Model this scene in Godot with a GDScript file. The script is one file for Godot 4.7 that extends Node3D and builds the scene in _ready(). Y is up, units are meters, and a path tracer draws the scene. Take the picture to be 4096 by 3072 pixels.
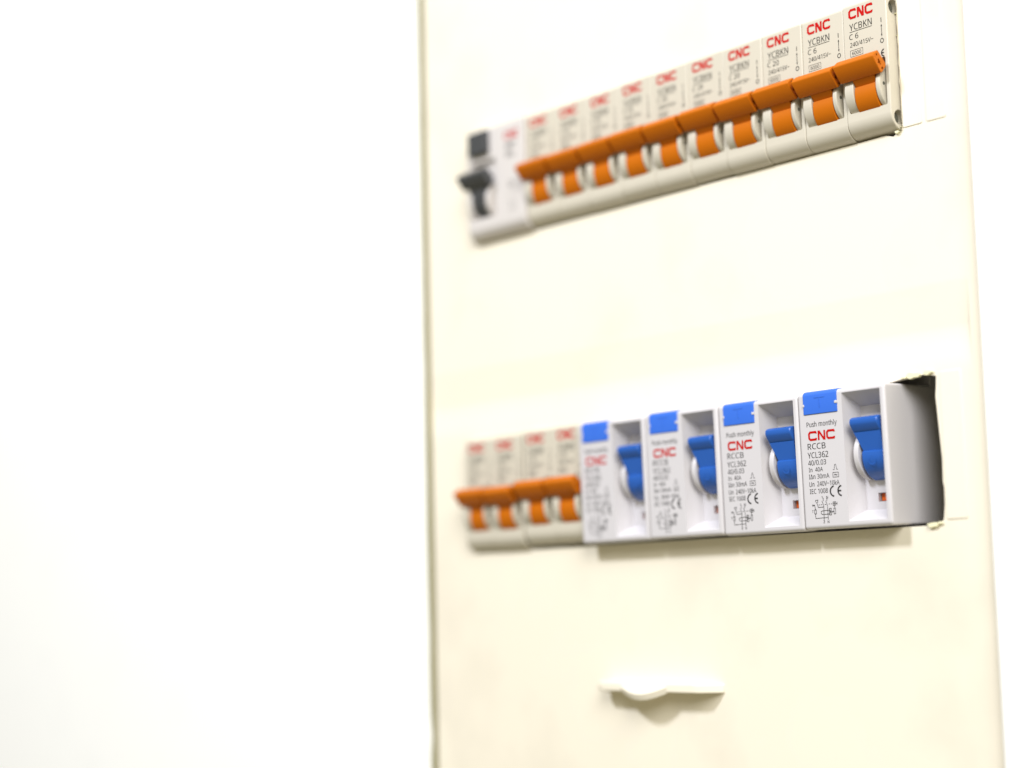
extends Node3D
# Electrical distribution board set in a white wall. All shapes are given in millimetres and stored in metres.
# x runs along the rows of breakers, y is up, z comes out of the wall; z = 0 is the front of the narrow breakers.

const MM := 0.001
const ORG := Vector3(0, 1.4, 0)          # where the top right corner of the upper row of breakers stands
const PITCH := 17.92                     # width of one breaker
const LOWER := -126.77                   # top of the lower row
var M := {}
var used := {}

func _ready() -> void:
	# ---------------------------------------------------------------- camera, light, exposure
	var cam := Camera3D.new()
	cam.name = "camera"
	cam.near = 0.05
	cam.far = 30.0
	cam.fov = 24.45
	cam.transform = Transform3D(Basis(Vector3(0.64561, -0.02164, -0.76336), Vector3(0.10972, 0.99186, 0.06467), Vector3(0.75574, -0.12551, 0.64273)), P(341.9, -194.95, 453.29)).orthonormalized()
	var ca := CameraAttributesPhysical.new()
	ca.frustum_focal_length = 55.375
	ca.frustum_focus_distance = 0.583
	ca.exposure_aperture = 3.3
	ca.frustum_near = 0.05
	ca.frustum_far = 30.0
	cam.attributes = ca
	add_child(cam)
	cam.fov = 24.45
	cam.current = true
	var we := WorldEnvironment.new()
	we.name = "world_environment"
	var en := Environment.new()
	en.background_mode = Environment.BG_COLOR
	en.background_color = Color(1.0, 0.93, 0.62).linear_to_srgb()   # the warm light that the rest of the room throws back
	en.background_energy_multiplier = 0.33
	en.tonemap_mode = Environment.TONE_MAPPER_LINEAR
	en.tonemap_exposure = 1.05
	en.sdfgi_enabled = true
	en.ssao_enabled = true
	en.ssil_enabled = true
	we.environment = en
	add_child(we)
	var key := AreaLight3D.new()           # the lamp above and to the left of the board
	key.name = "ceiling_lamp"
	key.area_size = Vector2(0.2, 0.2)
	key.light_color = Color(0.98, 1.0, 1.06)
	key.light_energy = 2.05
	key.area_range = 6.0
	key.area_attenuation = 2.0
	key.shadow_enabled = true
	key.position = P(-280, 960, 1080)
	add_child(key)
	key.look_at(P(-120, -120, 0), Vector3.UP)

	var fill := AreaLight3D.new()          # a broad soft light from the room on the right
	fill.name = "room_lamp"
	fill.area_size = Vector2(1.0, 1.0)
	fill.light_color = Color(1.0, 1.0, 1.0)
	fill.light_energy = 4.1
	fill.area_range = 6.0
	fill.area_attenuation = 2.0
	fill.shadow_enabled = true
	fill.position = P(1300, 850, 950)
	add_child(fill)
	fill.look_at(P(0, -150, 0), Vector3.UP)

	materials()
	# ---------------------------------------------------------------- setting and board
	build_wall()
	build_board()
	build_latch()
	# ---------------------------------------------------------------- devices
	build_breakers()
	build_residual_breakers()


# ==================================================================== helpers
func P(x: float, y: float, z: float) -> Vector3:
	return Vector3(x, y, z) * MM + ORG

func mk(r: float, g: float, b: float, rough := 0.45) -> StandardMaterial3D:
	var m := StandardMaterial3D.new()
	m.albedo_color = Color(r, g, b).linear_to_srgb()
	m.roughness = rough
	return m

func tinted(m: StandardMaterial3D, low: float, freq: float, sd: int, scale: float) -> void:
	var n := FastNoiseLite.new()
	n.seed = sd
	n.frequency = freq
	n.fractal_octaves = 5
	var g := Gradient.new()
	g.set_color(0, Color(low, low, low))
	g.add_point(0.42, Color(lerpf(low, 1.0, 0.85), lerpf(low, 1.0, 0.85), lerpf(low, 1.0, 0.87)))
	g.set_color(g.get_point_count() - 1, Color.WHITE)
	var t := NoiseTexture2D.new()
	t.width = 512
	t.height = 512
	t.seamless = true
	t.noise = n
	t.color_ramp = g
	m.albedo_texture = t
	m.uv1_triplanar = true
	m.uv1_world_triplanar = true
	m.uv1_scale = Vector3.ONE * scale

func grained(m: StandardMaterial3D, freq: float, sd: int, height: float) -> void:
	var n := FastNoiseLite.new()
	n.seed = sd
	n.frequency = freq
	n.fractal_octaves = 3
	var t := NoiseTexture2D.new()
	t.width = 512
	t.height = 512
	t.seamless = true
	t.noise = n
	m.heightmap_enabled = true
	m.heightmap_texture = t
	m.heightmap_scale = height
	m.uv1_triplanar = true
	m.uv1_world_triplanar = true

func materials() -> void:
	M.wall = mk(0.93, 0.925, 0.905, 0.6)
	tinted(M.wall, 0.985, 0.01, 3, 3.0)
	M.cover = mk(0.84, 0.772, 0.635, 0.38)
	tinted(M.cover, 0.955, 0.005, 11, 4.0)
	M.burr = mk(0.80, 0.76, 0.50, 0.6)
	M.inside = mk(0.82, 0.80, 0.70, 0.6)
	M.rim = mk(0.27, 0.25, 0.13, 0.6)  # olive shade tone of the gap left of the cover, put into colour
	M.steel = mk(0.55, 0.55, 0.54, 0.35)
	M.steel.metallic = 0.9
	M.cream = mk(0.56, 0.515, 0.42, 0.42)
	M.grey_white = mk(0.58, 0.555, 0.565, 0.40)
	M.pole_white = mk(0.60, 0.56, 0.53, 0.42)
	M.orange = mk(0.50, 0.125, 0.0005, 0.5)
	M.orange.metallic_specular = 0.3
	M.blue = mk(0.015, 0.098, 0.41, 0.36)
	M.blue_button = mk(0.03, 0.135, 0.60, 0.40)
	M.black = mk(0.05, 0.052, 0.055, 0.42)
	M.red_print = mk(0.47, 0.006, 0.004, 0.6)
	M.red_print.metallic_specular = 0.2
	M.black_print = mk(0.018, 0.017, 0.016, 0.6)
	M.black_print.metallic_specular = 0.2
	M.hole = mk(0.10, 0.10, 0.075, 0.6)
	M.flag = mk(0.62, 0.10, 0.004, 0.45)

func st_new() -> SurfaceTool:
	var st := SurfaceTool.new()
	st.begin(Mesh.PRIMITIVE_TRIANGLES)
	return st

# One triangle in millimetres with a normal for each corner; it is turned so that its front is on the side of the normals.
func tri(st: SurfaceTool, a: Vector3, b: Vector3, c: Vector3, na: Vector3, nb: Vector3, nc: Vector3) -> void:
	var k := (b - a).cross(c - a)
	if k.length_squared() < 1e-10:
		return
	if k.dot(na + nb + nc) > 0.0:
		st.set_normal(na); st.add_vertex(a * MM)
		st.set_normal(nc); st.add_vertex(c * MM)
		st.set_normal(nb); st.add_vertex(b * MM)
	else:
		st.set_normal(na); st.add_vertex(a * MM)
		st.set_normal(nb); st.add_vertex(b * MM)
		st.set_normal(nc); st.add_vertex(c * MM)

func quad(st: SurfaceTool, a: Vector3, b: Vector3, c: Vector3, d: Vector3, n: Vector3) -> void:
	tri(st, a, b, c, n, n, n)
	tri(st, a, c, d, n, n, n)

# A point of a flat outline in space: axis "z" lies in the wall's plane, axis "x" is a section seen from the side (y, z).
func at(axis: String, p: Vector2, h: float) -> Vector3:
	return Vector3(p.x, p.y, h) if axis == "z" else Vector3(h, p.x, p.y) if axis == "x" else Vector3(p.x, h, p.y)

func dir(axis: String, s: float) -> Vector3:
	return at(axis, Vector2.ZERO, s)

func box2(x0: float, y0: float, x1: float, y1: float) -> PackedVector2Array:
	return PackedVector2Array([Vector2(x0, y0), Vector2(x1, y0), Vector2(x1, y1), Vector2(x0, y1)])

func rbox2(x0: float, y0: float, x1: float, y1: float, r: float, n := 4) -> PackedVector2Array:
	var o := PackedVector2Array()
	for c in [[x1 - r, y1 - r, 0.0], [x0 + r, y1 - r, 90.0], [x0 + r, y0 + r, 180.0], [x1 - r, y0 + r, 270.0]]:
		for i in n + 1:
			var t := deg_to_rad(c[2] + 90.0 * i / n)
			o.append(Vector2(c[0] + r * cos(t), c[1] + r * sin(t)))
	return o

func circle2(cx: float, cy: float, r: float, n := 16) -> PackedVector2Array:
	var o := PackedVector2Array()
	for i in n:
		o.append(Vector2(cx + r * cos(TAU * i / n), cy + r * sin(TAU * i / n)))
	return o

func area2(p: PackedVector2Array) -> float:
	var s := 0.0
	for i in p.size():
		s += p[i].cross(p[(i + 1) % p.size()])
	return s * 0.5

# The outline moved inwards by d at every corner (mitred), corner by corner so that layers can be joined.
func inset(p: PackedVector2Array, d: float) -> PackedVector2Array:
	var s := 1.0 if area2(p) > 0 else -1.0
	var o := PackedVector2Array()
	for i in p.size():
		var e0 := (p[i] - p[i - 1]).normalized()
		var e1 := (p[(i + 1) % p.size()] - p[i]).normalized()
		var n0 := Vector2(-e0.y, e0.x) * s
		var n1 := Vector2(-e1.y, e1.x) * s
		var k := maxf(0.35, 1.0 + n0.dot(n1))
		o.append(p[i] + (n0 + n1) / k * d)
	return o

func distinct(p: PackedVector2Array) -> PackedVector2Array:
	var o := PackedVector2Array()
	for i in p.size():
		if p[i].distance_to(p[i - 1]) > 0.002:
			o.append(p[i])
	return o

# Flat face with holes.
func face(st: SurfaceTool, axis: String, outline: PackedVector2Array, holes: Array, h: float, n: Vector3) -> void:
	var polys := [outline]
	for hole in holes:
		var c := Vector2.ZERO
		for q in hole:
			c += q
		c /= hole.size()
		var next := []
		for q in polys:
			if Geometry2D.intersect_polygons(q, hole).is_empty():
				next.append(q)
				continue
			for half in [box2(-3000, -3000, c.x, 3000), box2(c.x, -3000, 3000, 3000)]:
				for r in Geometry2D.intersect_polygons(q, half):
					for s in Geometry2D.clip_polygons(r, hole):
						next.append(s)
		polys = next
	for raw in polys:
		var q := distinct(raw)
		var t := Geometry2D.triangulate_polygon(q)
		for i in range(0, t.size(), 3):
			tri(st, at(axis, q[t[i]], h), at(axis, q[t[i + 1]], h), at(axis, q[t[i + 2]], h), n, n, n)

# Walls between two outlines of equal corner count; normals look away from the outline's middle (or into it), smooth over shallow corners.
func loft(st: SurfaceTool, axis: String, a: PackedVector2Array, ha: float, b: PackedVector2Array, hb: float, outwards := true, smooth_deg := 40.0, skip: Array = []) -> void:
	var n := a.size()
	var s := (1.0 if area2(a) > 0 else -1.0) * (1.0 if outwards else -1.0)
	var fn := []
	for i in n:
		var j := (i + 1) % n
		var e := at(axis, a[j], ha) - at(axis, a[i], ha)
		if e.length() < 1e-5:
			e = at(axis, b[j], hb) - at(axis, b[i], hb)
		var up := at(axis, b[i], hb) - at(axis, a[i], ha)
		var k := e.cross(up).normalized()
		var e2 := a[j] - a[i]
		if k.dot(at(axis, Vector2(e2.y, -e2.x).normalized() * s, 0.0)) < -0.0001:
			k = -k
		fn.append(k)
	for i in n:
		if i in skip:
			continue
		var j := (i + 1) % n
		var prev: Vector3 = fn[i - 1]
		var here: Vector3 = fn[i]
		var next: Vector3 = fn[j]
		var lim := cos(deg_to_rad(smooth_deg))
		var n0 := (prev + here).normalized() if prev.dot(here) > lim else here
		var n1 := (next + here).normalized() if next.dot(here) > lim else here
		var A := at(axis, a[i], ha)
		var B := at(axis, a[j], ha)
		var C := at(axis, b[j], hb)
		var D := at(axis, b[i], hb)
		tri(st, A, B, C, n0, n1, n1)
		tri(st, A, C, D, n0, n1, n0)

# Solid between two heights along an axis, both rims rounded by r; front_hole, back_hole etc. are left to the caller.
func solid(st: SurfaceTool, axis: String, outline: PackedVector2Array, h0: float, h1: float, r := 0.3, holes_hi: Array = [], steps := 2) -> void:
	if r <= 0.0:
		loft(st, axis, outline, h0, outline, h1)
		face(st, axis, outline, [], h0, dir(axis, -1))
		face(st, axis, outline, holes_hi, h1, dir(axis, 1))
		return
	var layers := []
	for i in steps + 1:
		var t := PI / 2 * i / steps
		layers.append([r * (1.0 - sin(t)), h0 + r * (1.0 - cos(t))])
	for i in steps + 1:
		var t := PI / 2 * i / steps
		layers.append([r * (1.0 - cos(t)), h1 - r * (1.0 - sin(t))])
	for i in layers.size() - 1:
		if absf(layers[i + 1][1] - layers[i][1]) > 1e-6:
			loft(st, axis, inset(outline, layers[i][0]), layers[i][1], inset(outline, layers[i + 1][0]), layers[i + 1][1])
	face(st, axis, inset(outline, layers[0][0]), [], h0, dir(axis, -1))
	face(st, axis, inset(outline, layers[-1][0]), holes_hi, h1, dir(axis, 1))

# A pocket or hole: walls that look inwards, with or without a floor.
func pocket(st: SurfaceTool, axis: String, rim: PackedVector2Array, h: float, low: PackedVector2Array, hl: float, floor_holes: Array = [], with_floor := true) -> void:
	loft(st, axis, rim, h, low, hl, false)
	if with_floor:
		face(st, axis, low, floor_holes, hl, dir(axis, signf(h - hl)))

func numbered(called: String) -> String:
	used[called] = used.get(called, -1) + 1
	return called if used[called] == 0 else "%s_%03d" % [called, used[called]]

func build(st: SurfaceTool, called: String, m: Material, parent: Node = null) -> MeshInstance3D:
	var o := MeshInstance3D.new()
	o.mesh = st.commit()
	o.mesh.surface_set_material(0, m)
	o.cast_shadow = GeometryInstance3D.SHADOW_CASTING_SETTING_ON
	o.name = called if parent else numbered(called)
	(parent if parent else self).add_child(o, true)
	return o

func thing(called: String, label: String, category: String, pos: Vector3, group := "") -> Node3D:
	var o := Node3D.new()
	o.name = numbered(called)
	add_child(o, true)
	o.position = pos
	tag(o, label, category, group)
	return o

func tag(o: Node, label: String, category: String, group := "") -> void:
	o.set_meta("label", label)
	o.set_meta("category", category)
	if group:
		o.set_meta("group", group)

# ------------------------------------------------------------------ printing
var layer := 0
# A printed line of even width with mitred corners; each lies a hair above the one before, so that crossing lines do not share a plane.
func stroke(st: SurfaceTool, pts: Array, w: float, z := 0.05) -> void:
	layer = (layer + 1) % 6
	var h := z + 0.005 * layer
	var n := pts.size()
	var closed: bool = n > 3 and (pts[0] as Vector2).distance_to(pts[n - 1]) < 0.01
	var lft := []
	var rgt := []
	for i in n:
		var p: Vector2 = pts[i]
		var e0 := Vector2.ZERO
		var e1 := Vector2.ZERO
		if i > 0:
			e0 = (p - pts[i - 1]).normalized()
		elif closed:
			e0 = (p - pts[n - 2]).normalized()
		if i < n - 1:
			e1 = (pts[i + 1] - p).normalized()
		elif closed:
			e1 = (pts[1] - p).normalized()
		if e0 == Vector2.ZERO:
			e0 = e1
		if e1 == Vector2.ZERO:
			e1 = e0
		var n0 := Vector2(-e0.y, e0.x)
		var n1 := Vector2(-e1.y, e1.x)
		var m := (n0 + n1) / maxf(0.4, 1.0 + n0.dot(n1)) * w / 2
		lft.append(p + m)
		rgt.append(p - m)
	for i in n - 1:
		quad(st, at("z", rgt[i], h), at("z", rgt[i + 1], h), at("z", lft[i + 1], h), at("z", lft[i], h), Vector3.BACK)

func ring(st: SurfaceTool, cx: float, cy: float, rx: float, ry: float, w: float, from := 0.0, to := 360.0, z := 0.05, n := 20) -> void:
	for i in n:
		var t0 := deg_to_rad(lerpf(from, to, float(i) / n))
		var t1 := deg_to_rad(lerpf(from, to, float(i + 1) / n))
		var u0 := Vector2(cos(t0), sin(t0))
		var u1 := Vector2(cos(t1), sin(t1))
		var c := Vector2(cx, cy)
		var o := Vector2(rx + w / 2, ry + w / 2)
		var k := Vector2(rx - w / 2, ry - w / 2)
		quad(st, at("z", c + u0 * k, z), at("z", c + u1 * k, z), at("z", c + u1 * o, z), at("z", c + u0 * o, z), Vector3.BACK)

var glyphs := {}
# Lettering fitted to the box from (x0, top) to (x1, bottom).
func letters(st: SurfaceTool, text: String, x0: float, x1: float, top: float, bottom: float, bold := false, z := 0.05) -> void:
	var key := text + ("*" if bold else "")
	if not glyphs.has(key):
		var tm := TextMesh.new()
		var f := SystemFont.new()
		f.font_names = PackedStringArray(["Droid Sans"])
		if bold:
			f.font_weight = 700
		tm.font = f
		tm.text = text
		tm.font_size = 64
		tm.pixel_size = 0.01
		tm.depth = 0.0
		tm.curve_step = 2.0
		var arrays := tm.get_mesh_arrays()
		glyphs[key] = arrays
	var ar: Array = glyphs[key]
	var v: PackedVector3Array = ar[Mesh.ARRAY_VERTEX]
	if v.is_empty():
		return
	var lo := Vector2(1e9, 1e9)
	var hi := -lo
	for q in v:
		lo = lo.min(Vector2(q.x, q.y))
		hi = hi.max(Vector2(q.x, q.y))
	var k := Vector2(x1 - x0, top - bottom) / (hi - lo)
	var ix = ar[Mesh.ARRAY_INDEX]
	var nrm: PackedVector3Array = ar[Mesh.ARRAY_NORMAL]
	var order: PackedInt32Array = ix if ix != null and ix.size() else PackedInt32Array(range(v.size()))
	for i in range(0, order.size() - 2, 3):
		if nrm[order[i]].z < 0.5:
			continue
		var q := []
		for j in 3:
			var s := v[order[i + j]]
			q.append(Vector3(x0 + (s.x - lo.x) * k.x, bottom + (s.y - lo.y) * k.y, z))
		tri(st, q[0], q[1], q[2], Vector3.BACK, Vector3.BACK, Vector3.BACK)

# The maker's three letters: two square C's with cut corners and an N between them.
func logo(st: SurfaceTool, x0: float, x1: float, top: float, bottom: float, z := 0.05) -> void:
	var h := top - bottom
	var w := (x1 - x0)
	var t := h * 0.23
	var cw := w * 0.325
	for x in [x0, x1 - cw]:
		var l: float = x + t / 2
		var r: float = x + cw
		var a := top - t / 2
		var b := bottom + t / 2
		var c := h * 0.16
		stroke(st, [Vector2(r - t / 2, a - h * 0.16), Vector2(r - t / 2, a - c * 0.6), Vector2(r - c, a), Vector2(l + c, a), Vector2(l, a - c), Vector2(l, b + c), Vector2(l + c, b), Vector2(r - c, b), Vector2(r - t / 2, b + c * 0.6), Vector2(r - t / 2, b + h * 0.16)], t, z)
	var n0 := x0 + cw + w * 0.035
	var n1 := x1 - cw - w * 0.035
	var s := t * 0.95
	quad(st, Vector3(n0, bottom, z), Vector3(n0 + s, bottom, z), Vector3(n0 + s, top, z), Vector3(n0, top, z), Vector3.BACK)
	quad(st, Vector3(n1 - s, bottom, z), Vector3(n1, bottom, z), Vector3(n1, top, z), Vector3(n1 - s, top, z), Vector3.BACK)
	quad(st, Vector3(n0, top, z + 0.02), Vector3(n0 + s * 1.25, top, z + 0.02), Vector3(n1, bottom, z + 0.02), Vector3(n1 - s * 1.25, bottom, z + 0.02), Vector3.BACK)

func mark_ce(st: SurfaceTool, x0: float, x1: float, top: float, bottom: float, w: float) -> void:
	var r := (top - bottom) / 2
	var cy := (top + bottom) / 2
	var rx := minf(r, (x1 - x0) * 0.42)
	ring(st, x0 + rx, cy, rx - w / 2, r - w / 2, w, 95, 265)
	ring(st, x1, cy, rx - w / 2, r - w / 2, w, 95, 265)
	stroke(st, [Vector2(x1 - rx + w * 0.3, cy), Vector2(x1 - rx * 0.15, cy)], w)


# ==================================================================== setting
# The wall's edge left of the board runs a little out of plumb.
func edge_x(y: float) -> float:
	return -252.0 + (70.0 - y) / 165.0

func build_wall() -> void:
	var rng := FastNoiseLite.new()
	rng.seed = 5
	rng.frequency = 0.02
	var st := st_new()
	# left of the board: the plastered edge wanders a little
	var p := PackedVector2Array([Vector2(-1400, -900), Vector2(-1400, 900)])
	for i in 131:
		var y := 150.0 - i * 4.0
		p.append(Vector2(edge_x(y) + rng.get_noise_1d(y) * 0.5 + 0.9 * exp(-pow((y + 247.0) / 6.0, 2.0)), y))
	p.insert(2, Vector2(-251, 900))
	p.append(Vector2(-249, -900))
	solid(st, "z", p, -110, -0.6, 1.1, [], 3)
	solid(st, "z", box2(28.2, -900, 700, 900), -110, -0.6, 1.1, [], 3)
	solid(st, "z", box2(-250.9, 160, 28.1, 900), -110, -0.6, 1.1, [], 3)
	solid(st, "z", box2(-249.0, -900, 28.1, -380), -110, -0.6, 1.1, [], 3)
	var o := build(st, "wall", M.wall)
	o.position = ORG
	o.set_meta("kind", "structure")
	o.set_meta("label", "white plastered wall round the board, brightly lit on the left")

# Height of the cover's front: a shallow band between the two rows, pressed in.
func relief(y: float) -> float:
	if y >= -96.5 or y <= -125.0:
		return -4.3
	if y > -111.0:
		return lerpf(-4.3, -5.3, (-96.5 - y) / 14.5)
	return -4.3 - 1.0 * (0.5 + 0.5 * cos(PI * (-111.0 - y) / 14.0))

func relief_normal(y: float) -> Vector3:
	var d := (relief(y + 0.6) - relief(y - 0.6)) / 1.2
	return Vector3(0, -d, 1).normalized()

func build_board() -> void:
	var t := thing("distribution_board", "cream moulded cover of the distribution board with two cut-out rows", "distribution board", ORG)
	var st := st_new()
	var gap := 1.8
	var R := 22.3
	var rng := RandomNumberGenerator.new()
	rng.seed = 21
	# outlines of the two openings, roughly cut with a knife at their right ends
	var upper := []
	for q in [[-217.5, -45.6], [-120, -45.5], [-20, -45.4], [-6, -45.3], [-3, -46.3], [-1.2, -45.2], [0.1, -45.7], [0.55, -44.0]]:
		upper.append(Vector2(q[0], q[1]))
	for i in 22:
		upper.append(Vector2(0.45 + rng.randf_range(-0.16, 0.16), -42.6 + i * 2.0))
	for q in [[-0.6, 0.8], [-60, 0.7], [-160, 0.9], [-182, 1.6], [-217.5, 1.6]]:
		upper.append(Vector2(q[0], q[1]))
	var lower := []
	for q in [[-221.5, -172.1], [-150, -172.1], [-20, -172.2], [-2.0, -172.2], [2.0, -172.2], [4.2, -172.9], [5.5, -171.6], [7.4, -172.0], [8.9, -170.6]]:
		lower.append(Vector2(q[0], q[1]))
	for q in [[9.5, -166.0], [9.6, -160.5], [9.25, -159.0], [9.4, -152.0], [9.0, -145.5], [8.5, -138.0], [8.1, -132.0], [8.5, -128.5], [8.7, -125.6], [5.0, -124.9], [1.5, -124.6], [-1.5, -125.2], [-4.5, -125.3], [-12.0, -126.1], [-60, -126.2], [-221.5, -126.2]]:
		lower.append(Vector2(q[0], q[1]))
	var hole_up := PackedVector2Array(upper)
	var hole_low := PackedVector2Array(lower)
	# the front, cut into bands so that the pressed band can slope
	var cuts := [150.0, -95.7, -96.5, -97.3, -104.0, -110.0, -112.0, -114.0, -116.0, -118.0, -120.0, -122.0, -123.5, -125.0, -126.0, -370.0]
	for i in cuts.size() - 1:
		var y1: float = cuts[i]
		var y0: float = cuts[i + 1]
		var z1 := relief(y1)
		var z0 := relief(y0)
		var polys := [PackedVector2Array([Vector2(edge_x(y0) + gap, y0), Vector2(R, y0), Vector2(R, y1), Vector2(edge_x(y1) + gap, y1)])]
		for hole in [hole_up, hole_low]:
			var next := []
			for q in polys:
				if Geometry2D.intersect_polygons(q, hole).is_empty():
					next.append(q)
					continue
				for half in [box2(-3000, -3000, -100, 3000), box2(-100, -3000, 3000, 3000)]:
					for r in Geometry2D.intersect_polygons(q, half):
						for s in Geometry2D.clip_polygons(r, hole):
							next.append(s)
			polys = next
		for q in polys:
			var ix := Geometry2D.triangulate_polygon(q)
			for k in range(0, ix.size(), 3):
				var c := []
				for j in 3:
					var v: Vector2 = q[ix[k + j]]
					c.append(Vector3(v.x, v.y, lerpf(z0, z1, (v.y - y0) / (y1 - y0))))
				tri(st, c[0], c[1], c[2], relief_normal(c[0].y), relief_normal(c[1].y), relief_normal(c[2].y))
	for hole in [hole_up, hole_low]:
		loft(st, "z", hole, -4.3, hole, -6.6, false, 10.0)
	# the right rim falls back in a soft bevel
	var rim := [[22.3, -4.3], [23.6, -4.4], [25.2, -4.6], [27.0, -4.85], [28.15, -5.1], [28.15, -20.0]]
	for i in 5:
		var e := Vector2(rim[i + 1][0] - rim[i][0], rim[i + 1][1] - rim[i][1])
		var n := Vector3(-e.y, 0, e.x).normalized()
		quad(st, Vector3(rim[i][0], -370, rim[i][1]), Vector3(rim[i + 1][0], -370, rim[i + 1][1]), Vector3(rim[i + 1][0], 150, rim[i + 1][1]), Vector3(rim[i][0], 150, rim[i][1]), n)
	var lo := edge_x(-370) + gap
	var hi := edge_x(150) + gap
	quad(st, Vector3(lo, -370, -4.3), Vector3(hi, 150, -4.3), Vector3(hi, 150, -20), Vector3(lo, -370, -20), Vector3.LEFT)
	build(st, "cover_plate", M.cover, t)
	# knock-out tiles left beside the openings: thin raised rectangles
	for q in [[1.0, -44.3, 8.6, 2.0], [10.2, -44.3, 17.7, 2.0], [10.1, -170.6, 18.0, -124.5]]:
		st = st_new()
		solid(st, "z", rbox2(q[0], q[1], q[2], q[3], 0.7, 3), -4.6, -4.0, 0.2)
		build(st, "knockout_tile", M.cover, t)
	# torn flakes of plastic where the openings were broken out
	for q in [[-0.9, -45.3, 1.5, 1], [0.2, -43.8, 0.6, 2], [5.2, -172.0, 2.6, 3], [7.6, -171.6, 1.3, 4], [0.5, -124.7, 3.2, 5], [6.0, -124.4, 2.2, 6], [-3.4, -125.0, 1.2, 7], [0.4, -6.0, 0.5, 8], [0.4, -13.4, 0.35, 9]]:
		rng.seed = int(q[3])
		st = st_new()
		var o := PackedVector2Array()
		for i in 9:
			var a := TAU * i / 9.0
			var r: float = q[2] * rng.randf_range(0.45, 1.0)
			o.append(Vector2(q[0] + cos(a) * r, q[1] + sin(a) * r * 0.42))
		solid(st, "z", o, -5.2, -3.6 + rng.randf_range(-0.3, 0.3), 0.12)
		build(st, "torn_flake", M.burr, t)
	# the steel box in the wall behind the cover, and the rails
	st = st_new()
	var b := box2(-250.0, -379, 27.6, 159)
	loft(st, "z", b, -14, b, -70, false)
	face(st, "z", b, [], -70, Vector3.BACK)
	build(st, "enclosure_box", M.inside, t)
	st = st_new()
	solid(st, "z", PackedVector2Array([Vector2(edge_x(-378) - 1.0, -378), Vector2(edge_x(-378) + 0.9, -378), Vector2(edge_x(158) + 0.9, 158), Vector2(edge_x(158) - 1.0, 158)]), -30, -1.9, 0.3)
	build(st, "gap_shade_strip", M.rim, t)  # added strip; its dark olive colour stands in for shade in the gap
	for y in [-22.5, -149.3]:
		st = st_new()
		solid(st, "z", box2(-240, y - 17.5, 20, y + 17.5), -52, -50.5, 0.3)
		build(st, "mounting_rail", M.steel, t)

# The moulded finger latch low on the cover: a ledge with a drooping tongue.
func build_latch() -> void:
	var t := thing("cover_latch", "cream moulded finger latch with a rounded tongue, low on the cover", "latch", P(-115.5, -224, -4.3))
	var st := st_new()
	var o := PackedVector2Array()
	for q in [[-28.5, -1], [-28.3, 4.2], [-26.5, 6.2], [-20, 6.6], [20, 6.6], [23, 6.0], [26.5, 3.4], [29.5, 0.4], [29.5, -1]]:
		o.append(Vector2(q[0], q[1]))
	solid(st, "y", o, -1.7, 1.5, 0.5)
	build(st, "ledge", M.cover, t)
	st = st_new()
	solid(st, "y", PackedVector2Array([Vector2(-33.5, -1), Vector2(-33.5, 0.9), Vector2(-28.2, 1.4), Vector2(-28.2, -1)]), -1.1, 1.2, 0.25)
	build(st, "ledge_end", M.cover, t)
	# tongue: a bent sheet, thicker at its lip
	st = st_new()
	var top := []
	var bot := []
	for j in 9:
		var v := j / 8.0
		var a := []
		var c := []
		for i in 17:
			var u := i / 8.0 - 1.0
			var prof := pow(cos(u * PI / 2), 1.15)
			var z := 5.9 + 3.4 * v * prof
			var y := 1.2 - 3.0 * pow(v, 1.6) * prof - 0.7 * v * prof
			a.append(Vector3(u * 15.0, y, z))
			c.append(Vector3(u * 15.0, y - 2.7 + 0.7 * v, z - 0.9 * v))
		top.append(a)
		bot.append(c)
	grid(st, top, Vector3(0, 1, 0.3))
	grid(st, bot, Vector3(0, -1, 0.2))
	grid(st, [top[8], bot[8]], Vector3(0, 0, 1))
	var tongue := build(st, "tongue", M.cover, t)
	tongue.position.x = -4.0 * MM

func grid(st: SurfaceTool, g: Array, hint: Vector3) -> void:
	var nr := []
	for j in g.size():
		var row := []
		for i in g[j].size():
			var du: Vector3 = g[j][mini(i + 1, g[j].size() - 1)] - g[j][maxi(i - 1, 0)]
			var dv: Vector3 = g[mini(j + 1, g.size() - 1)][i] - g[maxi(j - 1, 0)][i]
			var n := du.cross(dv)
			n = n.normalized() if n.length() > 1e-6 else hint.normalized()
			row.append(n if n.dot(hint) > 0 else -n)
		nr.append(row)
	for j in g.size() - 1:
		for i in g[j].size() - 1:
			tri(st, g[j][i], g[j][i + 1], g[j + 1][i + 1], nr[j][i], nr[j][i + 1], nr[j + 1][i + 1])
			tri(st, g[j][i], g[j + 1][i + 1], g[j + 1][i], nr[j][i], nr[j + 1][i + 1], nr[j + 1][i])


# ==================================================================== devices
# The nose of a breaker in section (y, z): front flat between the first two corners, then round the bottom, the back and the top.
func nose(front_top: float, front_bottom: float, bottom: float, rt: float, deep: float) -> PackedVector2Array:
	var o := PackedVector2Array()
	for i in 5:
		var a := PI / 2 * i / 4
		o.append(Vector2(-rt + rt * cos(a), -rt + rt * sin(a)))
	var r := front_bottom - bottom
	for i in 9:
		var a := PI / 2 * i / 8
		o.append(Vector2(front_bottom - r * sin(a), -r + r * cos(a)))
	o.append(Vector2(bottom, -deep))
	o.append(Vector2(0.0, -deep))
	return o

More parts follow.
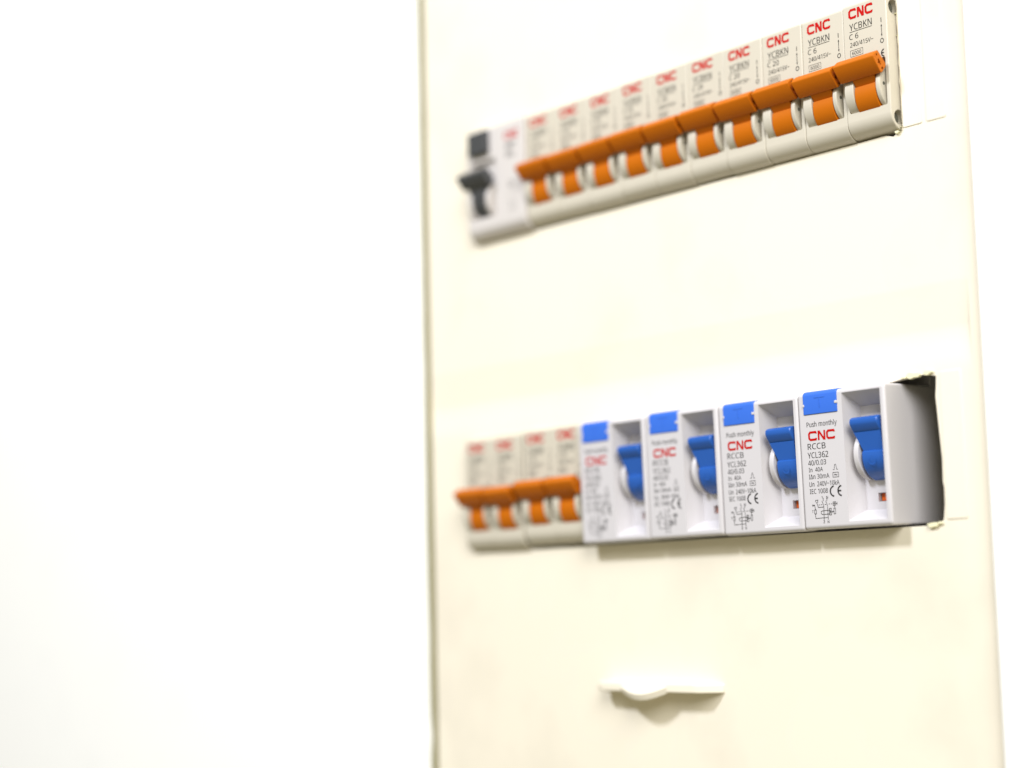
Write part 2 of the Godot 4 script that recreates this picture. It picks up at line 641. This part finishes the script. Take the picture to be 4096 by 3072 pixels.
# A body that is that section drawn along x, with bevelled side edges and openings in its flat front.
func body(st: SurfaceTool, sec: PackedVector2Array, flat_at: int, x0: float, x1: float, b: float, holes: Array, side_holes: Array = []) -> void:
	var steps := 3
	var lay := []
	for i in steps + 1:
		var t := PI / 2 * i / steps
		lay.append([b * (1.0 - sin(t)), x0 + b * (1.0 - cos(t))])
	for i in steps + 1:
		var t := PI / 2 * i / steps
		lay.append([b * (1.0 - cos(t)), x1 - b * (1.0 - sin(t))])
	for i in lay.size() - 1:
		if absf(lay[i + 1][1] - lay[i][1]) > 1e-6:
			loft(st, "x", inset(sec, lay[i][0]), lay[i][1], inset(sec, lay[i + 1][0]), lay[i + 1][1], true, 40.0, [flat_at] if i == steps else [])
	face(st, "x", inset(sec, b), [], x0, Vector3.LEFT)
	face(st, "x", inset(sec, b), side_holes, x1, Vector3.RIGHT)
	var a := sec[flat_at]
	var c := sec[flat_at + 1]
	face(st, "z", box2(x0 + b, c.x, x1 - b, a.x), holes, 0.0, Vector3.BACK)

func section(pts: Array) -> PackedVector2Array:
	var o := PackedVector2Array()
	for q in pts:
		o.append(Vector2(q[0], q[1]))
	return o

# The lever: a bar across the top, a neck, and the drum it turns with. xc is the middle of the drum.
func lever_mesh(bar_x0: float, bar_x1: float, drum_x0: float, drum_x1: float, with_holes: bool) -> SurfaceTool:
	var st := st_new()
	var bar := section([[-20.0, 4.7], [-20.3, 5.2], [-21.7, 6.9], [-22.1, 7.15], [-22.6, 7.1], [-26.7, 3.75], [-27.05, 3.2], [-26.9, 2.6], [-24.8, 0.8], [-24.2, 0.55], [-23.6, 0.7], [-20.2, 4.2]])
	var holes := []
	if with_holes:
		holes = [circle2(-21.6, 5.2, 0.42, 10), circle2(-25.6, 2.5, 0.5, 10), section([[-23.0, 4.8], [-22.7, 4.3], [-23.3, 3.8], [-23.7, 3.3], [-24.0, 3.6], [-24.4, 3.1], [-24.7, 3.5], [-24.2, 4.0], [-24.4, 4.5], [-24.0, 4.8], [-23.6, 4.5]])]
	solid(st, "x", bar, bar_x0, bar_x1, 0.22, holes, 2)
	for h in holes:
		pocket(st, "x", h, bar_x1, h, bar_x1 - 2.5)
	var arm := PackedVector2Array([Vector2(-24.6, -3.0), Vector2(-24.6, 3.6), Vector2(-26.4, 3.5), Vector2(-29.1, 1.25)])
	for i in 15:
		var a := deg_to_rad(73.0 + 135.0 * i / 14)
		arm.append(Vector2(-31.6 + 8.3 * cos(a), -6.2 + 8.3 * sin(a)))
	solid(st, "x", arm, drum_x0, drum_x1, 0.2, [], 2)
	return st

func cheek_mesh(x0: float, x1: float) -> SurfaceTool:
	var st := st_new()
	var o := PackedVector2Array()
	for i in 21:
		var a := deg_to_rad(35.0 + 200.0 * i / 20)
		o.append(Vector2(-30.0 + 8.55 * cos(a), -6.0 + 8.55 * sin(a)))
	solid(st, "x", o, x0, x1, 0.35, [], 2)
	var pin := st
	return pin

func pin_mesh(x: float) -> SurfaceTool:
	var st := st_new()
	solid(st, "x", circle2(-29.8, 0.3, 0.6, 12), x - 0.6, x + 0.03, 0.0)
	return st

func breaker_print(rating: String) -> SurfaceTool:
	var st := st_new()
	letters(st, "YCBKN", -15.2, -6.0, -6.8, -9.05)
	stroke(st, [Vector2(-15.2, -9.5), Vector2(-6.05, -9.5)], 0.16)
	letters(st, rating, -15.4, -11.7 if rating.length() < 4 else -10.4, -10.25, -12.1)
	letters(st, "240/415V~", -15.2, -5.7, -13.1, -14.65)
	stroke(st, [Vector2(-15.2, -15.75), Vector2(-10.1, -15.75), Vector2(-10.1, -17.85), Vector2(-15.2, -17.85), Vector2(-15.2, -15.75)], 0.1)
	letters(st, "6000", -14.5, -10.8, -16.2, -17.4)
	stroke(st, [Vector2(-2.25, -7.8), Vector2(-2.25, -9.35)], 0.24)
	stroke(st, [Vector2(-2.25, -10.4), Vector2(-2.25, -13.7)], 0.2)
	tri(st, Vector3(-2.25, -9.9, 0.05), Vector3(-2.55, -10.7, 0.05), Vector3(-1.95, -10.7, 0.05), Vector3.BACK, Vector3.BACK, Vector3.BACK)
	tri(st, Vector3(-2.25, -14.2, 0.05), Vector3(-2.55, -13.4, 0.05), Vector3(-1.95, -13.4, 0.05), Vector3.BACK, Vector3.BACK, Vector3.BACK)
	ring(st, -2.25, -15.5, 0.62, 0.72, 0.24)
	mark_ce(st, -5.4, -1.55, -18.3, -21.0, 0.42)
	return st

func make_breaker() -> Node3D:
	var t := thing("circuit_breaker", "", "circuit breaker", Vector3.ZERO)
	var w := PITCH - 0.14
	var st := st_new()
	var sec := nose(-1.0, -39.6, -45.0, 0.9, 44.0)
	var slot := rbox2(-w + 1.15, -36.9, -1.3, -21.0, 0.5, 3)
	# round recesses at the corners of the side, for the rivets
	var dents := [circle2(-4.1, -3.6, 2.5, 18), circle2(-40.9, -3.9, 2.5, 18)]
	body(st, sec, 4, -w, 0.0, 0.35, [slot], dents)
	pocket(st, "z", slot, 0.0, slot, -9.5)
	for d in dents:
		pocket(st, "x", d, 0.0, inset(d, 0.3), -2.2)
	solid(st, "z", box2(-w + 0.1, -63.0, -0.1, 18.0), -44.5, -11.5, 0.6)
	build(st, "housing", M.cream, t)
	for x in [-w + 1.2, -3.9]:
		var c := build(cheek_mesh(x, -12.95 if x < -10 else x + 1.7), "cheek", M.cream, t)
		if x > -10:
			build(pin_mesh(x + 1.7), "pivot_hole", M.hole, c)
	build(lever_mesh(-w + 0.55, -0.75, -12.75, -4.15, true), "toggle", M.orange, t)
	for d in dents:
		st = st_new()
		solid(st, "x", circle2(0, 0, 1.7, 14), -2.4, -1.5, 0.15)
		var rv := build(st, "rivet", M.hole, t)
		var c: Vector2 = d[0] - Vector2(2.5, 0)
		rv.position = Vector3(0, c.x, c.y) * MM
	st = st_new()
	logo(st, -15.4, -5.4, -1.7, -5.15)
	build(st, "maker_logo", M.red_print, t)
	build(breaker_print("C 6"), "printing", M.black_print, t)
	return t

func build_breakers() -> void:
	var proto := make_breaker()
	var c20 := breaker_print("C 20").commit()
	c20.surface_set_material(0, M.black_print)
	var rng := RandomNumberGenerator.new()
	rng.seed = 77
	var nth := ["rightmost in the upper row", "second from the right in the upper row", "third from the right in the upper row", "fourth from the right in the upper row", "fifth from the right in the upper row", "sixth from the right in the upper row", "seventh from the right in the upper row", "eighth from the right in the upper row", "ninth from the right in the upper row", "next to the black-toggle main switch in the upper row"]
	var low := ["leftmost in the lower row", "second from the left in the lower row", "third from the left in the lower row", "next to the first blue-toggle device in the lower row"]
	for i in 14:
		var t: Node3D = proto
		if i > 0:
			t = proto.duplicate()
			t.name = numbered("circuit_breaker")
			add_child(t, true)
		var x: float
		if i < 10:
			x = -PITCH * i
			t.position = P(x, [0.35, -0.1, 0.0, -0.1, 0.15, 0.0, 0.1, -0.1, 0.0, 0.1][i], [0.15, -0.1, 0.0, 0.1, -0.15, 0.0, 0.1, 0.0, -0.1, 0.0][i])
			tag(t, "cream circuit breaker with orange toggle, %s" % nth[i], "circuit breaker", "orange-toggle breakers in the upper row")
		else:
			var k := i - 10
			x = -149.3 - PITCH * (3 - k) - (0.9 if k < 2 else -0.15)
			t.position = P(x, LOWER + [0.0, -0.15, 0.7, 0.8][k], [0.0, 0.1, 0.2, 0.4][k])
			tag(t, "cream circuit breaker with orange toggle, %s" % low[k], "circuit breaker", "orange-toggle breakers in the lower row")
		var lean := deg_to_rad([0.0, -0.8, 0.6, -0.4, 1.0, -0.9, 0.3, 0.9, -0.6, 0.2, 0.3, -0.5, 1.2, 1.8][i])
		var axle := Vector3(0, -31.6, -6.2) * MM
		(t.get_node("toggle") as Node3D).transform = Transform3D(Basis(Vector3.RIGHT, -lean), axle - Basis(Vector3.RIGHT, -lean) * axle)
		if i > 1:
			(t.get_node("printing") as MeshInstance3D).mesh = c20
	build_main_switch()

func build_main_switch() -> void:
	var x := -PITCH * 10 - 0.3
	var t := thing("main_switch", "white double-width main switch with black toggle and square black cover", "main switch", P(x, 0.8, 0.9))
	var w := 35.8
	var st := st_new()
	var sec := nose(-1.0, -40.6, -46.0, 0.9, 45.0)
	var slot := rbox2(-w + 2.0, -37.4, -w + 17.6, -13.6, 0.6, 3)
	body(st, sec, 4, -w, 0.0, 0.4, [slot])
	pocket(st, "z", slot, 0.0, inset(slot, 0.4), -1.8)
	solid(st, "z", box2(-w + 0.1, -63.0, -0.1, 18.0), -44.5, -11.5, 0.6)
	build(st, "housing", M.pole_white, t)
	var px := -w + 17.8
	for q in [-15.1, -3.9]:
		var c := build(cheek_mesh(q, q + 2.0), "cheek", M.pole_white, t)
		c.position = Vector3(px, -0.6, 0) * MM
	var lv := build(lever_mesh(-17.4, -0.9, -13.1, -4.3, false), "toggle", M.black, t)
	lv.position = Vector3(px + 0.6, 1.9, 0) * MM
	st = st_new()
	solid(st, "z", PackedVector2Array([Vector2(-16.6, -25.0), Vector2(-3.0, -25.0), Vector2(-4.6, -31.0), Vector2(-12.6, -31.0)]), -3.0, 2.4, 0.3)
	build(st, "toggle_web", M.black, lv)
	st = st_new()
	solid(st, "z", rbox2(-w + 2.6, -10.8, -w + 14.2, -1.4, 0.5, 3), -1.0, 2.2, 0.4)
	build(st, "black_cover", M.black, t)
	st = st_new()
	logo(st, -12.0, -3.4, -4.6, -7.7)
	build(st, "maker_logo", M.red_print, t)
	st = st_new()
	for q in [[-9.8, -11.5, -5.0], [-11.0, -11.5, -6.5], [-13.2, -11.5, -7.6], [-14.6, -11.5, -6.0]]:
		stroke(st, [Vector2(q[1], q[0]), Vector2(q[2], q[0])], 0.5)
	ring(st, -8.8, -26.2, 1.1, 1.1, 0.3)
	stroke(st, [Vector2(-9.0, -33.0), Vector2(-9.0, -38.0)], 0.2)
	stroke(st, [Vector2(-6.6, -33.0), Vector2(-6.6, -38.0)], 0.2)
	build(st, "printing", M.black_print, t)

# A point of the printed diagram, read off in steps of its own drawing.
func dg(a: float, b: float) -> Vector2:
	return Vector2(0.0500956 * a - 0.003397 * b - 48.8431, -0.00316474 * a - 0.0389659 * b + 10.5755)

func residual_print() -> SurfaceTool:
	var st := st_new()
	letters(st, "Push monthly", -32.3, -19.7, -9.7, -12.0)
	letters(st, "RCCB", -32.4, -24.9, -16.85, -18.8)
	letters(st, "YCL362", -32.6, -24.0, -19.75, -21.7)
	letters(st, "40/0.03", -32.6, -25.1, -22.35, -24.05)
	letters(st, "In  40A", -32.5, -26.6, -24.75, -26.2)
	letters(st, "IΔn 30mA", -32.6, -24.1, -26.95, -28.5)
	letters(st, "Un  240V~10kA", -32.6, -20.1, -29.3, -31.0)
	letters(st, "IEC 1008", -32.6, -25.1, -31.75, -33.35)
	mark_ce(st, -24.3, -19.3, -31.1, -34.8, 0.5)
	# half-wave mark and the boxed wave
	stroke(st, [Vector2(-22.5, -26.0), Vector2(-21.9, -26.0), Vector2(-21.7, -24.5), Vector2(-21.3, -24.3), Vector2(-21.0, -25.2), Vector2(-20.9, -26.0), Vector2(-20.3, -26.0)], 0.15)
	stroke(st, [Vector2(-22.6, -26.95), Vector2(-20.25, -26.95), Vector2(-20.25, -28.45), Vector2(-22.6, -28.45), Vector2(-22.6, -26.95)], 0.15)
	letters(st, "~", -22.1, -20.8, -27.45, -27.95)
	var w := 0.17
	for line in [
		[[462, 1168], [465, 1143], [445, 1146], [446, 1160]], [[452, 1160], [470, 1205], [513, 1200]], [[437, 1183], [446, 1226]], [[438, 1226], [452, 1225], [454, 1258], [440, 1259], [438, 1226]],
		[[446, 1259], [449, 1297], [554, 1286]], [[510, 1124], [509, 1152]], [[498, 1150], [514, 1188]], [[514, 1188], [519, 1318]], [[540, 1124], [538, 1152]], [[528, 1148], [544, 1184]], [[544, 1184], [553, 1306]],
		[[470, 1184], [482, 1183]], [[490, 1182], [500, 1181]], [[522, 1179], [532, 1178]], [[556, 1175], [566, 1174]], [[574, 1173], [584, 1172]],
		[[590, 1158], [611, 1156], [612, 1184], [592, 1186], [590, 1158]], [[590, 1172], [612, 1170], [623, 1169]], [[601, 1157], [602, 1185]], [[622, 1157], [624, 1181]],
		[[502, 1233], [560, 1226], [568, 1234], [568, 1252], [560, 1258], [504, 1262], [494, 1256], [493, 1240], [502, 1233]],
		[[560, 1212], [576, 1210], [580, 1264], [564, 1266], [560, 1212]], [[566, 1222], [572, 1238], [566, 1254]], [[597, 1210], [610, 1208], [613, 1254], [600, 1256], [597, 1210]],
		[[602, 1186], [604, 1208]], [[578, 1238], [598, 1236]], [[588, 1230], [589, 1246]], [[421, 1180], [422, 1198]], [[422, 1189], [438, 1187]], [[430, 1181], [431, 1196]],
	]:
		var pts := []
		for q in line:
			pts.append(dg(q[0], q[1]))
		stroke(st, pts, w)
	for q in [["1", 500, 1122], ["N", 541, 1119], ["2", 519, 1324], ["N", 554, 1322], ["T", 423, 1240]]:
		var c := dg(q[1], q[2])
		letters(st, q[0], c.x - (0.25 if q[0] == "1" else 0.36), c.x + (0.15 if q[0] == "1" else 0.36), c.y + 0.42, c.y - 0.42)
	return st

func make_residual() -> Node3D:
	var t := thing("residual_current_breaker", "", "residual current breaker", Vector3.ZERO)
	var w := 35.7
	var st := st_new()
	var sec := nose(-1.3, -43.7, -45.0, 1.3, 44.0)
	var rim := rbox2(-17.2, -43.0, -1.8, -1.5, 0.35, 3)
	var low := rbox2(-15.4, -39.6, -3.6, -5.9, 0.35, 3)
	var win := box2(-10.5, -37.1, -5.2, -34.3)
	body(st, sec, 4, -w, 0.0, 0.9, [rim])
	pocket(st, "z", rim, 0.0, low, -7.2, [win])
	pocket(st, "z", win, -7.2, win, -9.2)
	solid(st, "z", box2(-w + 0.1, -63.0, -0.1, 18.0), -44.5, -24.0, 0.6)
	build(st, "housing", M.grey_white, t)
	st = st_new()
	solid(st, "z", box2(-10.1, -36.9, -5.3, -34.5), -9.4, -8.5, 0.1)
	build(st, "indicator_flag", M.flag, t)
	# test button: wraps the upper edge
	st = st_new()
	solid(st, "x", section([[-7.4, -0.6], [-7.4, 0.1], [-7.2, 0.32], [-1.2, 0.32], [-0.4, 0.1], [0.1, -0.5], [0.32, -1.3], [0.36, -3.2], [-0.6, -3.2], [-1.4, -0.6]]), -33.2, -19.1, 0.25)
	var button := build(st, "test_button", M.blue_button, t)
	st = st_new()
	for q in [[-28.4, -1.75, -24.0, -2.15], [-26.45, -2.15, -25.95, -5.3]]:
		solid(st, "z", box2(q[0], q[3], q[2], q[1]), 0.25, 0.42, 0.06)
	build(st, "raised_letter", M.blue_button, button)
	st = st_new()
	for q in [[-33.3, -4.75, -32.6, -3.9], [-19.9, -4.6, -19.0, -3.7]]:
		solid(st, "z", rbox2(q[0], q[1], q[2], q[3], 0.15, 2), -0.2, 0.55, 0.12)
	build(st, "button_guide", M.grey_white, t)
	# lever with its two white cheeks
	for x in [-14.3]:
		st = st_new()
		var o := PackedVector2Array()
		for i in 27:
			var a := deg_to_rad(5.0 + 180.0 * i / 26)
			o.append(Vector2(-21.9 + 8.5 * cos(a), -9.1 + 8.5 * sin(a)))
		solid(st, "x", o, x, x + 1.9 if x < -10 else x + 0.5, 0.22)
		build(st, "cheek", M.grey_white, t)
	st = st_new()
	solid(st, "x", section([[-9.9, -1.2], [-10.1, 0.1], [-10.7, 0.85], [-11.7, 1.05], [-12.6, 0.75], [-15.9, -1.5], [-16.5, -2.4], [-16.2, -3.8], [-14.6, -4.8], [-13.2, -4.2], [-10.2, -2.2]]), -14.0, -2.95, 0.4, [], 3)
	var arm := PackedVector2Array([Vector2(-14.0, -8.0), Vector2(-14.0, -3.6), Vector2(-16.2, -3.0), Vector2(-20.6, -2.2)])
	for i in 15:
		var a := deg_to_rad(80.0 + 120.0 * i / 14)
		arm.append(Vector2(-22.6 + 7.9 * cos(a), -9.1 + 7.9 * sin(a)))
	solid(st, "x", arm, -11.4, -2.95, 0.3, [], 2)
	# neck that tapers from the bar down to the drum
	var f := [Vector3(-13.5, -14.8, -0.5), Vector3(-3.0, -14.8, -0.5), Vector3(-3.0, -20.9, -1.75), Vector3(-11.0, -20.9, -1.75)]
	var g := []
	for q in f:
		g.append(Vector3(q.x, q.y, -8.0))
	quad(st, f[0], f[1], f[2], f[3], Vector3(0, -0.2, 0.98))
	quad(st, f[3], f[0], g[0], g[3], Vector3(-0.92, -0.38, 0))
	quad(st, f[1], f[2], g[2], g[1], Vector3.RIGHT)
	var lever := build(st, "toggle", M.blue, t)
	st = st_new()
	ring(st, 0, 0, 1.35, 1.35, 0.3, 0, 360, 0.0, 24)
	var rg := build(st, "off_mark", M.blue, lever)
	rg.position = Vector3(-7.4, -24.0, -1.2) * MM
	st = st_new()
	logo(st, -31.9, -20.7, -12.85, -16.0)
	build(st, "maker_logo", M.red_print, t)
	build(residual_print(), "printing", M.black_print, t)
	return t

func build_residual_breakers() -> void:
	var proto := make_residual()
	var say := ["at the row's right end", "second from the right", "third from the right", "beside the orange toggles"]
	for i in 4:
		var t: Node3D = proto
		if i > 0:
			t = proto.duplicate()
			t.name = numbered("residual_current_breaker")
			add_child(t, true)
		t.position = P(-5.3 - 36.0 * i, LOWER + [0.1, -0.2, 0.15, 0.0][i], 3.9 + [0.1, -0.1, 0.1, 0.0][i])
		t.rotation.x = 0.0267
		tag(t, "white residual current breaker with blue toggle, %s" % say[i], "residual current breaker", "blue-toggle devices in the lower row")
